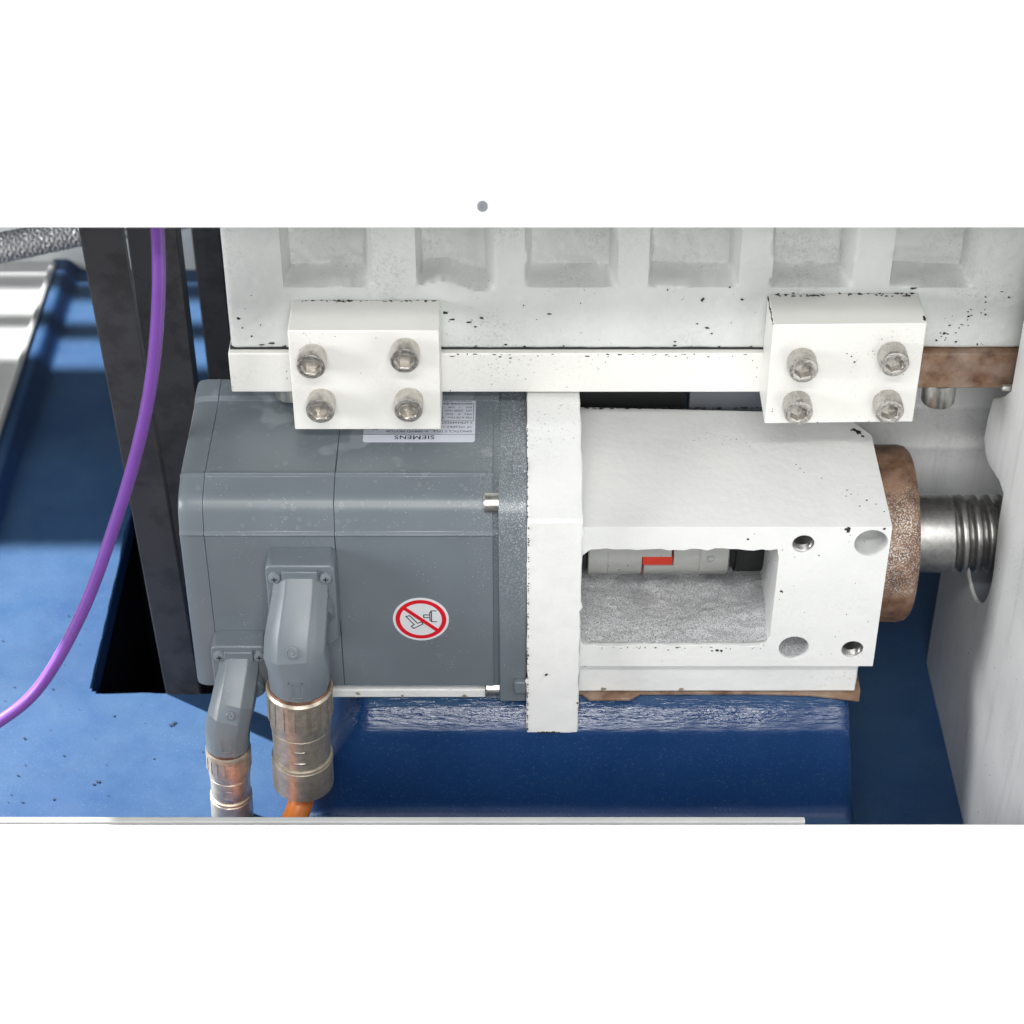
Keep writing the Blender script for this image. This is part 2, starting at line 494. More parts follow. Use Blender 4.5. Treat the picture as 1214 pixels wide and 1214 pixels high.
def chips(name, spots, mat, parent):
    """small flakes of lost paint lying on a surface; spots: (centre, ux, uy, size, stretch)"""
    L = []
    for c, ux, uy, s, st in spots:
        n = random.randint(7, 11); ph = random.random() * 6; rr = [random.uniform(0.35, 1.3) for _ in range(n)]
        pts = [(math.cos(ph + 2 * math.pi * k / n) * s * st * rr[k], math.sin(ph + 2 * math.pi * k / n) * s * rr[k]) for k in range(n)]
        L.append(flat_poly(pts, c, ux, uy, 0.12))
    V, F = join_vf(L); return mk(name, V, F, mat, parent, 0)


X_, Y_, Z_ = (1, 0, 0), (0, 1, 0), (0, 0, 1)

# ------------------------------------------------------------------ the setting: blue bed with belt pit, grey back wall
FL = -230.0
def bed():
    xs = np.unique(np.concatenate([np.arange(-412, 341, 3.0), [-294.0, -174.0]]))
    ys = np.unique(np.concatenate([np.arange(-148, 661, 3.0), np.arange(-28, 14, 1.0), [90.0, 306.0]]))
    X, Y = np.meshgrid(xs, ys, indexing='ij')
    H = np.full(X.shape, FL)
    H += 11 * (1 - sstep((X + 401) / 14))                                        # raised strip along the grey rim
    wob = fbm(X, Y * 0, 60, 3.1) * 5
    yy = Y - wob * 0.25
    led = np.interp(yy, [-40, -30, -25, -21, -12, -3, 4, 10], [0, 0.02, 0.10, 0.30, 0.79, 0.95, 0.99, 1.0])
    led = led * sstep((X + 146 + wob) / 53) * (1 - sstep((Y - 180) / 30))
    H += 77.4 * led
    end = sstep((X - 214 + wob * 0.25 + np.clip(Y + 10, -60, 0) * 0.22) / 13)
    H = H * (1 - end) + (-263.0) * end
    H += fbm(X, Y, 70, 1.0, 1) * 0.5 + fbm(X, Y, 12, 5.0, 2) * 0.10
    crest = led * (1 - sstep((Y - 12) / 10)) * (1 - end)
    H += crest * (fbm(X / 2.6, Y, 5, 7.0, 3) * 0.55)
    Xw = X.copy(); Yw = Y.copy()
    edge = (np.abs(X + 294) < 0.1) & (Y > 80) & (Y < 310)
    Xw[edge] += (fbm(Y, X * 0, 40, 8.0, 2) * 2.0)[edge]
    edge = (np.abs(Y - 90) < 0.1) & (X < -170) & (X > -300)
    Yw[edge] += (fbm(X, Y * 0, 30, 9.0, 2) * 1.6)[edge]
    # rounded front corner of the pit
    nx, ny = X.shape
    V = np.stack([Xw, Yw, H], -1).reshape(-1, 3)
    F = []
    for i in range(nx - 1):
        for j in range(ny - 1):
            cx, cy = (xs[i] + xs[i + 1]) / 2, (ys[j] + ys[j + 1]) / 2
            if -294 < cx < -174 and 90 < cy < 306 and not (cx + cy < -294 + 90 + 5): continue
            F.append((i * ny + j, (i + 1) * ny + j, (i + 1) * ny + j + 1, i * ny + j + 1))
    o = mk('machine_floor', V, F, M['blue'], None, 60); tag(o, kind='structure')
    # belt pit: four walls and a bottom hanging under the opening
    x0, x1, y0, y1, zb = -296, -172, 88, 308, -560
    V = [(x0, y0, FL - 3), (x1, y0, FL - 3), (x1, y1, FL - 3), (x0, y1, FL - 3), (x0, y0, zb), (x1, y0, zb), (x1, y1, zb), (x0, y1, zb)]
    mk('pit_wall', V, [(0, 1, 5, 4), (1, 2, 6, 5), (2, 3, 7, 6), (3, 0, 4, 7), (4, 5, 6, 7)], M['pit'], o, 0)
    # painted lip that shows under the cut edge
    prism('pit_lip', [(-297.5, FL - 2.5), (-293.0, FL - 2.5), (-291.5, FL - 16), (-297.5, FL - 16)], 84, 306, 'Y', M['blue'], o)
    sp = []
    for k in range(46): sp.append(((random.uniform(-400, -180), random.uniform(-45, 200), FL + 0.75), X_, Y_, random.uniform(0.25, 0.7), random.uniform(0.8, 1.8)))
    for k in range(40): sp.append(((random.gauss(-352, 9), random.gauss(-14, 4), FL + 0.75), X_, Y_, random.uniform(0.15, 0.5), 1.3))
    for k in range(36): sp.append(((random.gauss(-122, 10), random.gauss(-30, 3), FL + 4), X_, Y_, random.uniform(0.2, 0.5), 1.3))
    for x, y, s_ in ((-232, 58, 1.9), (-230, 60, 1.2), (-274, 4, 1.5), (-276, 2, 1.0), (-330, 45, 0.8), (-300, -12, 0.9)): sp.append(((x, y, FL + 0.8), X_, Y_, s_, 1.1))
    sp = [q for q in sp if not (q[0][0] > -298 and q[0][1] > 84)]
    chips('paint_chip', sp, M['navychip'], o)['kind'] = 'stuff'
    return o
M['navychip'] = plain('navy_primer', (0.006, 0.02, 0.055), 0.6)
bed()

o = box('wall', -700, 420, 650, 662, -300, -150, M['greywall'], None, 0); tag(o, kind='structure')
# unseen panels added overhead to shape the light: open at the left, slotted at the rear, so bars of light reach the floor
rf = box('shade_panel', -1500, 520, 483, 683, 398, 402, M['greyplate'], None, 0); tag(rf, kind='structure')
box('shade_hood', -706, 520, 62, 482.5, 398, 402, M['greyplate'], rf, 0)
for y0, y1 in ((719, 741), (771, 796), (819, 1300)):
    box('shade_slat', -1500, 520, y0, y1, 398, 402, M['greyplate'], rf, 0)

# grey raised sheet with a folded rim at the far left
t = thing('grey_sheet', (-450, 480, FL), 'grey painted sheet with upturned rim on the far left of the blue floor', 'sheet')
box('panel', -640, -413, 150, 648, FL, FL + 9, M['greyplate'], t, 0.5)
prism('rim', [(-413, FL - 1), (-408.5, FL - 1), (-408.5, FL + 13.5), (-411, FL + 15), (-413, FL + 15)], 180, 640, 'Y', M['greyplate'], t, 0.6)

# ------------------------------------------------------------------ white covers, extended to fill the blank top and bottom of the frame
t = thing('top_cover', (0, -40, 216), 'smooth white sheet cover across the top of the view with one dark fastener', 'cover')
prism('panel', [(-40, 217), (-38, 216), (-30, 216), (-28, 218), (70, 420), (58, 424)], -520, 520, 'X', M['cover'], t, 0.8)
lathe('fastener', (-15.2, -35.3, 226.8), (0, -0.9, 0.43), [(0, 2.9), (1.0, 2.9), (1.6, 2.3), (1.6, 1.3), (0.8, 1.1)], M['greysteel'], t, 24)
t = thing('front_filler', (0, -150, -330), 'white front apron sheet added as filler along the bottom edge below the blue floor', 'cover')
prism('panel', [(-150, -114.6), (-144, -114.2), (-300, -335), (-306, -335)], -520, 520, 'X', M['cover'], t, 0.6)
box('edge_strip', -420, 168, -142.5, -138.5, -130, -113.9, M['greyplate'], t, 0.5)

# ------------------------------------------------------------------ ribbed casting (upper machine body)
POCK = [(-135.3, -84), (-55.3, -11.1), (9.1, 60.9), (82, 133.3), (154.9, 201.7), (226.4, 273.2)]
CB, CT = 57.0, 176.0
def casting():
    xs = np.arange(-171, 401, 1.5); zs = np.linspace(CB, CT, 86)
    X, Z = np.meshgrid(xs, zs, indexing='ij')
    n1 = fbm(X, Z, 26, 2.0); n2 = fbm(X, Z, 6, 4.0, 3)
    Xn, Zn = X + n1 * 0.9 + n2 * 0.25, Z + fbm(X, Z, 22, 6.0) * 1.0 + n2 * 0.2
    D = np.zeros(X.shape)
    for k, (a, b_) in enumerate(POCK):
        wl, wr, wb = (2.0, 6.5, 4.0) if k in (0, 1, 4) else (2.4, 3.6, 4.0)
        l = (Xn - a + 0.6) / wl; r = (b_ - Xn + 1.2) / wr
        zb = 101.0 + (3.5 * np.sin((X - a) * 0.12) * (k == 1))
        bt = (Zn - zb) / wb
        m = np.minimum(np.minimum(l, r), bt)
        # round the corners: blend the three limits
        cl = np.clip(np.stack([l, r, bt]), 0.0, 1.0)
        e_ = np.clip(cl, 0, 1); e_ = 0.55 * e_ + 0.45 * sstep(e_); d = e_[0] * e_[1] * e_[2]
        D = np.maximum(D, 21.0 * np.where(m > 0, d, 0))
    D *= 1 - sstep((Z - 160) / 8)
    Yv = 89 + D + n1 * 0.5 + n2 * (0.22 + 0.8 * (D > 4))
    # soft lower edge
    Yv += 1.4 * np.clip(1 - (Z - CB) / 2.0, 0, 1) ** 2 + 1.6 * np.clip(1 - (X + 171) / 2.5, 0, 1) ** 2
    nx, nz = X.shape
    V = np.stack([X, Yv, Z], -1).reshape(-1, 3).tolist()
    F = [(i * nz + j, (i + 1) * nz + j, (i + 1) * nz + j + 1, i * nz + j + 1) for i in range(nx - 1) for j in range(nz - 1)]
    # sides, bottom, top and back
    ring = [i * nz for i in range(nx)] + [(nx - 1) * nz + j for j in range(1, nz)] + [i * nz + nz - 1 for i in range(nx - 2, -1, -1)] + [j for j in range(nz - 2, 0, -1)]
    k0 = len(V); V += [(V[i][0], 420.0, V[i][2]) for i in ring]; m = len(ring)
    F += [(ring[i], ring[(i + 1) % m], k0 + (i + 1) % m, k0 + i) for i in range(m)]
    F.append(tuple(range(k0, k0 + m)))
    o = mk('ribbed_casting', V, F, M['cast'], None, 50)
    return tag(o, 'rough white casting with a row of square recesses above the rail', 'casting')
cas = casting()
sp = []
def fy(x, z, s, st=1.0, y=88.6): sp.append(((x, y, z), X_, Z_, s, st))
for x, z, s, st in ((114, 92, 1.5, 0.9), (138, 92, 0.9, 1), (-40, 83, 0.9, 2), (-36, 78, 0.7, 2.4), (-26, 76, 0.7, 2.2), (-18, 79, 0.8, 1.6), (-44, 71, 1.6, 0.6), (-22, 73, 0.6, 2), (-92 + 20, 70, 0.01, 1),
                    (-165, 79, 0.8, 1.8), (-163, 72, 0.6, 1), (-158, 66, 0.6, 1), (-152, 74, 0.5, 1), (23, 82, 0.7, 2.4), (15, 78, 0.4, 1.2), (118, 72, 0.7, 2.0), (112, 75, 0.7, 1.4), (121, 68, 0.6, 1.2), (99, 62, 0.7, 1.4),
                    (93, 99, 0.7, 1.0), (130, 101, 0.8, 0.8), (262, 68, 0.8, 1.6), (258, 63, 0.8, 1.4), (275, 80, 0.7, 1.3), (240, 100, 0.7, 3.0), (283, 60, 0.7, 1.0), (270, 62, 0.9, 1.4), (7, 88, 0.5, 1.0)):
    fy(x, z, s, st)
for k in range(26):                                                            # diagonal scratched patch at the right
    u_ = random.random(); fy(255 + 55 * u_ + random.gauss(0, 3), 60 + 55 * u_ + random.gauss(0, 3), random.uniform(0.2, 0.6), random.uniform(1, 2.5))
for k in range(34): fy(random.uniform(-165, 300), random.uniform(58, 98), random.uniform(0.12, 0.32), random.uniform(0.8, 2))
for k in range(22): fy(random.uniform(-165, 150), 58 + random.expovariate(1.1), random.uniform(0.2, 0.6), random.uniform(1, 4))
o = chips('paint_chip', sp, M['darkcast'], cas); o['kind'] = 'stuff'

# ------------------------------------------------------------------ rail strips under the casting
t = thing('guide_strip', (0, 86, 26.6), 'long white flat strip bolted under the ribbed casting between the clamp blocks', 'strip')
box('bar', -173, 166, 86, 112, 26.6, 55.2, M['clamp'], t, 0.8)
box('shadow_joint', -172, 240, 90.5, 112, 55.2, 57.2, M['darkcast'], t, 0)
sp = []
for k in range(40):
    sp.append(((random.uniform(-40, 152), 85.9, 54.8 - random.expovariate(0.9)), X_, Z_, random.uniform(0.15, 0.45), random.uniform(1, 4)))
for x, z in ((-138, 42), (-138, 37), (-38, 28), (150, 45), (150, 38), (147, 50)): sp.append(((x, 85.9, z), X_, Z_, 0.5, 0.7))
chips('paint_chip', sp, M['darkcast'], t)['kind'] = 'stuff'
t = thing('rusty_rail', (280, 84, 31), 'brown rusty flat bar between the right clamp block and the side wall', 'bar')
box('bar', 168, 322, 84, 112, 31.2, 56.4, M['rustbar'], t, 0.5)
lathe('stud', (265.3, 94, 31), (0, 0, -1), [(0, 10.4), (15, 10.4), (16.2, 9.8), (16.6, 8.6)], M['silver'], t, 36)
o = lathe('washer_head', (-137, 97, 26.5), (0, 0, -1), [(0, 10.5), (8, 10.5), (9, 9.6)], M['silver'], None, 32)
tag(o, 'round tan bolt head peeking out under the white strip beside the left clamp block', 'bolt')
o = lathe('locating_pin', (297.5, 70, 41), (1, 0, 0), [(0, 1.7), (0.4, 2.1), (9, 2.1), (9.5, 1.8)], M['silver'], None, 20)
tag(o, 'small steel pin sticking out of the side wall at the end of the rusty bar', 'pin')

# ------------------------------------------------------------------ clamp blocks with four socket screws each
def socket_screw_vf(r=8.6, L=12.0):
    n = 48; V, F = [], []
    prof = [(0.0, r), (L - 1.0, r), (L - 0.25, r - 0.35), (L, r - 1.0)]
    for a, rr in prof:
        for k in range(n):
            t_ = 2 * math.pi * k / n; kn = 0.16 if (a < L - 1.2 and k % 2) else 0
            V.append(((rr - kn) * math.cos(t_), -a, (rr - kn) * math.sin(t_)))
    for i in range(len(prof) - 1):
        for k in range(n): F.append((i * n + k, i * n + (k + 1) % n, (i + 1) * n + (k + 1) % n, (i + 1) * n + k))
    def hexr(t_, R):
        a = (t_ % (math.pi / 3)) - math.pi / 6; return R * math.cos(math.pi / 6) / math.cos(a)
    rings = [(L, lambda t_: 5.9), (L - 0.5, lambda t_: hexr(t_, 5.5)), (L - 6.0, lambda t_: hexr(t_, 5.5)), (L - 7.2, lambda t_: 0.4)]
    b0 = (len(prof) - 1) * n
    for a, fr in rings:
        k0 = len(V)
        for k in range(n):
            t_ = 2 * math.pi * k / n; V.append((fr(t_) * math.cos(t_), -a, fr(t_) * math.sin(t_)))
        for k in range(n): F.append((b0 + k, b0 + (k + 1) % n, k0 + (k + 1) % n, k0 + k))
        b0 = k0
    F.append(tuple(range(b0, b0 + n)))
    return V, F
SV, SF = socket_screw_vf()

def clamp(name, label, x0, x1, z0, z1, yf, screws, mat, smat, skew):
    t = thing(name, ((x0 + x1) / 2, yf + 15, z0), label, 'clamp block', 'white clamp blocks under the casting')
    V, F = box_vf(x0, x1, yf, 88.4, z0, z1)
    V = [(x + skew[0] * (z - z0) / (z1 - z0), y, z + skew[1] * (x - x0) / (x1 - x0)) for x, y, z in V]
    mk('block', V, F, mat, t, 40, 0.7, 2)
    for k, (x, z) in enumerate(screws):
        a = random.uniform(0, 1.0); ca, sa = math.cos(a), math.sin(a)
        mk('socket_screw', [(x + p[0] * ca - p[2] * sa, yf + p[1], z + p[0] * sa + p[2] * ca) for p in SV], SF, smat, t, 35)
    return t
cl = clamp('clamp_block', 'white clamp block on the left with four clean socket screws above the grey motor', -131.8, -43.0, 20.5, 92.0, 55.0,
           [(-118.0, 74.3), (-63.0, 78.5), (-114.4, 42.2), (-61.8, 42.8)], M['clamp'], M['screw'], (0, 0))
cr = clamp('clamp_block', 'chipped white clamp block on the right with dusty socket screws beside the rusty bar', 153.0, 242.8, 25.0, 96.0, 55.0,
           [(171.5, 71.5), (224.6, 76.0), (171.2, 40.8), (225.4, 41.6)], M['clamp'], M['screw_dusty'], (0, 1.2))
sp = []
for k in range(46): sp.append(((random.uniform(154, 240), random.uniform(84.5, 88), 97.3), X_, Y_, random.uniform(0.25, 0.8), random.uniform(1, 3)))
for k in range(26):
    u_ = random.random(); sp.append(((152.85, 87 - 31 * u_, 95.2 + random.uniform(-1.0, 0.5)), (0, -1, 0), Z_, random.uniform(0.3, 1.1), 1.3))
for k in range(10): sp.append(((242.0, 57 + random.uniform(0, 6), 97.4), X_, Y_, random.uniform(0.3, 0.9), 1.2))
for x, z in ((198, 76), (201, 74), (203, 70), (233, 61), (157, 36), (157, 34), (216, 27), (185, 26)): sp.append(((x, 54.85, z), X_, Z_, random.uniform(0.25, 0.6), 1.2))
chips('paint_chip', sp, M['darkcast'], cr)['kind'] = 'stuff'
sp = []
for k in range(40): sp.append(((random.uniform(-127, -44), random.uniform(86, 88.2), 92.15), X_, Y_, random.uniform(0.2, 0.6), random.uniform(1, 3)))
for x, z in ((-90, 62), (-104, 88), (-80, 87), (-126, 66)): sp.append(((x, 54.85, z), X_, Z_, 0.22, 1.2))
chips('paint_chip', sp, M['darkcast'], cl)['kind'] = 'stuff'

# ------------------------------------------------------------------ servo motor
mo = thing('servo_motor', (-95, 70, -146), 'grey servo motor with rounded square body lying under the white strip', 'motor')
def arc_prof(inset=0.0, bulge=0):
    i = inset
    pts = [(6, -144), (i, -139.5), (i, -18.6), (i - 1.1, -17.6), (i - 1.1, -16.8), (i + 0.9, -15.4)]
    p0, pc, p1 = Vector((i + 0.9, -15.4)), Vector((6.0 + i, 3.0 - i)), Vector((23.6, 8.4 - i))
    a, b_ = pc.lerp(p0, 0.42), pc.lerp(p1, 0.42)
    for k in range(11):
        s = k / 10; q = a.lerp(pc, s).lerp(pc.lerp(b_, s), s); pts.append((q.x, q.y))
    pts += [(23.6, 8.4 - i), (23.9, 10.4 - i), (25.0, 10.7 - i), (27.0, 9.5 - i), (101, 9.5 - i), (104, 11.5), (120, 13.0), (146, -12), (146, -120), (124, -144)]
    return pts
ap = arc_prof(0.2); V = []; F = []
for x, k_ in ((-184.4, 1.0), (-193, 0.999), (-196.5, 0.993), (-198.6, 0.981), (-199.6, 0.955)):
    for y, z in ap:
        V.append((x, 72 + (y - 72) * (1 - (1 - k_) * 1.25), -68 + (z + 68) * k_))
m = len(ap)
for i in range(4):
    for k in range(m): F.append((i * m + k, i * m + (k + 1) % m, (i + 1) * m + (k + 1) % m, (i + 1) * m + k))
F += [tuple(range(m)), tuple(range(5 * m - 1, 4 * m - 1, -1))]
mk('rear_cap', V, F, M['motor'], mo, 28)
prism('connector_housing', arc_prof(0.0), -184.1, -106.2, 'X', M['motor'], mo, 0.35, 25)
prism('stator_housing', arc_prof(0.0), -105.9, -11.4, 'X', M['motor'], mo, 0.35, 25)
fl = [(140, -150.5), (-3, -150.5), (-3, -18)] + [(-3 + 17 - 17 * math.cos(a), -8 + 17.6 * math.sin(a)) for a in np.linspace(0, math.pi / 2, 9)] + [(130, 9.6), (140, 0)]
prism('flange', [(y, z) for y, z in fl], -8.0, 9.0, 'X', M['motor'], mo, 0.8, 25)
prism('flange_neck', [(y + 1.2, z - 0.6) if y < 60 else (y, z) for y, z in arc_prof(0.3)], -11.5, -7.9, 'X', M['motor'], mo, 0, 25)
for y, z in ((9, -0.2), (5.5, -146.3)):
    lathe('flange_screw', (-17.0, y, z), (1, 0, 0), [(0, 3.2), (0, 5.6), (0.9, 6.5), (9.4, 6.5)], M['silver'], mo, 32)
for z0 in (-140.0, ):
    box('hex_head', 1.4, 9.2, -7.2, -2.6, z0, z0 + 9.5, M['motor'], mo, 1.0)
box('hex_head', 0.4, 9.2, 25, 37, 8, 15.5, M['motor'], mo, 0.8)

# nameplate on top of the motor, read from behind
NX, NY = (-1, 0, 0), (0, -1, 0)
npt = mk('nameplate', *flat_poly([(x, y) for x, y in ((-34.3, -21.5), (34.3, -21.5), (34.3, 21.0), (33, 22.2), (-33, 22.2), (-34.3, 21.0))], (-57.0, 79.4, 9.6), NX, NY, 0.25), M['labelgrey'], mo, 0)
L = []
O = (-57.0, 79.4, 9.9)
def nm(s, x, y, size, bold=False, sx=1.0): L.append(text_vf(s, size, (O[0] - x, O[1] - y, O[2]), NX, NY, bold, 'LEFT', 0.05, sx))
nm('SIE', -9.6, 15.9, 5.4, True, 1.12)
for p, q, w in (((-0.6, 16.2), (-0.6, 19.4), 0.85), ((3.2, 16.2), (3.2, 19.4), 0.85), ((-0.4, 19.4), (1.3, 16.6), 0.6), ((3.0, 19.4), (1.3, 16.6), 0.6)):
    L.append(stroke(p, q, w, O, NX, NY, 0.05))
nm('ENS', 4.2, 15.9, 5.4, True, 1.12)
nm('SIMOTICS S 1FL6   3~SERVO MOTOR', -32.5, 10.3, 3.3, False, 1.0)
nm('1P 1FL6062-1AC61-2AG1', -32.5, 5.8, 3.3); nm('HT:00', 6, 5.8, 3.3, True)
nm('S LMH440227148', -32.5, 1.3, 3.3)
for k, s in enumerate(('M0 4.78 Nm   I0 4.3 A', 'MN   4    Nm   IN 3.9 A', 'nN  2000 /min', 'PN    1   kW   Th.Cl. 130(B)', 'ENCODER INC 2500')): nm(s, -32, -4.0 - 3.7 * k, 2.9)
nm('Siemens AG, DE-97616', -32, -21.2, 2.1)
nm('CE', 25, 7.5, 3.6, True)
for p, q in (((-34, 14.6), (34, 14.6)), ((-33, 0.4), (-4, 0.4)), ((-33, -18.6), (-4, -18.6)), ((-33, 0.4), (-33, -18.6)), ((-13.5, 0.4), (-13.5, -15)), ((-4, 0.4), (-4, -18.6))):
    L.append(stroke(p, q, 0.28, O, NX, NY, 0.05))
V, F = join_vf([l for l in L if l])
mk('lettering', V, F, M['print'], npt, 0)

# round prohibition sticker on the front
SO, SX, SZ = (-56.2, 0.0, -83.9), (1, 0, 0), (0, 0, 1)
circ = lambda r, n=64: [(r * math.cos(2 * math.pi * k / n), r * math.sin(2 * math.pi * k / n)) for k in range(n)]
st = mk('warning_sticker', *flat_poly(circ(17.3), SO, SX, SZ, 0.2), M['stickerwhite'], mo, 0)
n = 64; a, b_ = circ(15.7), circ(12.9)
V = [(SO[0] + x, -0.32, SO[2] + z) for x, z in a + b_]; F = [(k, (k + 1) % n, n + (k + 1) % n, n + k) for k in range(n)]
s2 = stroke((-10.4, 9.3), (10.2, -9.1), 2.5, SO, SX, SZ, 0.36)
mk('red_ring', *join_vf([(V, F), s2]), M['red'], st, 0)
P1 = [(-9.2, 2.4), (-6.9, 3.0), (-2.2, -3.2), (0.4, -2.0), (1.1, -3.8), (-4.6, -7.4), (-6.1, -5.6), (-4.3, -4.3)]
ls = [stroke(P1[k], P1[(k + 1) % len(P1)], 0.62, SO, SX, SZ, 0.3) for k in range(len(P1))]
P2 = [(9.4, 6.9), (6.5, 6.9), (5.6, 5.3), (5.6, -0.6), (6.8, -1.9), (9.6, -1.9)]
ls += [stroke(P2[k], P2[k + 1], 0.62, SO, SX, SZ, 0.3) for k in range(len(P2) - 1)]
for p, q in (((6.6, 6.0), (6.6, -1.4)), ((5.4, 3.6), (1.8, 3.6)), ((1.8, 3.6), (1.8, 1.4)), ((1.8, 1.4), (5.4, 1.4))): ls.append(stroke(p, q, 0.62, SO, SX, SZ, 0.3))
mk('pictogram', *join_vf(ls), M['print'], st, 0)

# connectors on the motor: square base, angled outlet
def oct_sec(hw, hn, c=0.5, blend=0.0):
    a = [(hw, -hn * (1 - c)), (hw, hn * (1 - c)), (hw * (1 - c), hn), (-hw * (1 - c), hn), (-hw, hn * (1 - c)), (-hw, -hn * (1 - c)), (-hw * (1 - c), -hn), (hw * (1 - c), -hn)]
    out = []
    for k in range(8):
        p, q = a[k], a[(k + 1) % 8]
        for f in (0.0, 0.08, 0.5, 0.92):
            x, y = p[0] + (q[0] - p[0]) * f, p[1] + (q[1] - p[1]) * f
            if f == 0.0: x *= 0.985; y *= 0.985
            t_ = math.atan2(y / hn, x / hw); out.append((x * (1 - blend) + hw * math.cos(t_) * blend, y * (1 - blend) + hn * math.sin(t_) * blend))
    return out
def rnd(hw, hn): return oct_sec(hw, hn, 0.5, 1.0)
def connector(name, x0, x1, z0, z1, yb, axis_top, axis_bot, r, screws, label):
    b0 = prism(name, [(x0 + 2.2, z1), (x1 - 2.2, z1), (x1, z1 - 2.4), (x1, z0 + 8), (x1 - 8, z0), (x0 + 8, z0), (x0, z0 + 8), (x0, z1 - 2.4)], yb, 0.5, 'Y', M['motor'], mo, 1.0, 30)
    b0['label'] = label
    for x, z in screws:
        V1, F1 = lathe_vf((x, yb, z), (0, -1, 0), [(-1, 3.9), (1.4, 3.9), (2.4, 3.3), (2.8, 2.0)], 24)
        mk('cross_screw', V1, F1, M['whitemark'], b0, 35)
        L_ = [box_vf(x - 1.7, x + 1.7, yb - 3.05, yb - 2.2, z - 0.35, z + 0.35), box_vf(x - 0.35, x + 0.35, yb - 3.05, yb - 2.2, z - 1.7, z + 1.7)]
        mk('cross_slot', *join_vf(L_), M['darkcast'], b0, 0)
    ax = (x0 + x1) / 2
    box('web', ax - 0.26 * (x1 - x0), ax + 0.26 * (x1 - x0), yb - 3.0, yb + 1, z1 - 24, z1 - 2.5, M['motor'], b0, 0.8)
    collar = lathe('collar', (ax, yb + 0.5, z1 - 21 - r * 0.75), (0, -0.92, -0.35), [(-2, r * 1.12), (4.0, r * 1.12), (5.2, r * 1.02)], M['motor'], b0, 40)
    return b0, ax
pc, ax = connector('power_connector', -147.0, -105.6, -92.0, -26.6, -18.0, None, None, 17, [(-141.6, -35.0), (-111.0, -35.0)], 'larger grey angled connector outlet on the motor front')
PX, PY = -128.8, -36.0
path = [(ax, -8, -42.5), (ax - 0.5, -17, -51), (ax - 2.0, -25, -61), (ax - 3.6, -33.0, -71.5), (ax - 4.2, -35.6, -77), (PX, PY, -86), (PX - 0.6, PY, -98), (PX - 1.0, PY, -107)]
secs = [oct_sec(16.5, 15), oct_sec(17.0, 15.5), oct_sec(17.8, 16.5), oct_sec(18.4, 17.2), oct_sec(18.7, 17.8, 0.5, 0.15), oct_sec(18.9, 18.3, 0.5, 0.35), oct_sec(18.7, 18.4, 0.5, 0.7), rnd(18.2, 18.2)]
mk('elbow', *loft_vf(path, secs), M['motor'], pc, 17)
# pressed marks on the elbow front
EO = (PX - 0.5, PY - 18.6, 0)
L = [stroke(p, q, 0.5, (EO[0], EO[1] - 0.35, 0), X_, Z_, 0.3) for p, q in (((-4.3, -87.5), (3.6, -87.5)), ((-4.3, -99.3), (3.6, -99.3)), ((-4.3, -87.5), (-4.3, -99.3)), ((3.6, -87.5), (3.6, -99.3)))]
mk('pressed_frame', *join_vf(L), M['whitemark'], pc, 0)
lathe('lock_screw', (ax - 4, -49.5, -67.5), (0, -0.86, 0.5), [(0, 4.0), (1.9, 4.0), (2.2, 3.2), (1.5, 3.0), (1.5, 1.4), (2.2, 1.0)], M['motor'], pc, 24)
sc_, ax2 = connector('signal_connector', -185.5, -151.0, -136.0, -93.2, -15.0, None, None, 13, [(-180.2, -100.2), (-155.6, -100.2)], 'smaller grey angled connector outlet near the motor end')
QX, QY = -176.5, -33.0
path = [(ax2, -7, -106), (ax2 - 0.8, -15, -112.5), (ax2 - 2.5, -22, -119.5), (ax2 - 4.5, -29.5, -127.5), (ax2 - 6.5, -32.2, -133), (QX - 0.5, QY, -143), (QX - 1.2, QY, -153), (QX - 1.6, QY, -161)]
secs = [oct_sec(12.0, 11), oct_sec(12.4, 11.4), oct_sec(12.9, 12), oct_sec(13.3, 12.6), oct_sec(13.6, 13.0, 0.5, 0.15), oct_sec(13.9, 13.4, 0.5, 0.35), oct_sec(13.8, 13.4, 0.5, 0.7), rnd(13.4, 13.2)]
mk('elbow', *loft_vf(path, secs), M['motor'], sc_, 17)
L = [stroke(p, q, 0.5, (QX - 0.8, QY - 13.9, 0), X_, Z_, 0.3) for p, q in (((-2.8, -152.5), (3.2, -152.5)), ((-2.8, -142.5), (-2.8, -152.5)), ((3.2, -142.5), (3.2, -152.5)))]
mk('pressed_frame', *join_vf(L), M['whitemark'], sc_, 0)
lathe('lock_screw', (ax2 - 4.5, -42.5, -125.5), (0, -0.86, 0.5), [(0, 2.8), (1.4, 2.8), (1.7, 2.2), (1.2, 2.0), (1.2, 0.8), (1.7, 0.5)], M['motor'], sc_, 20)

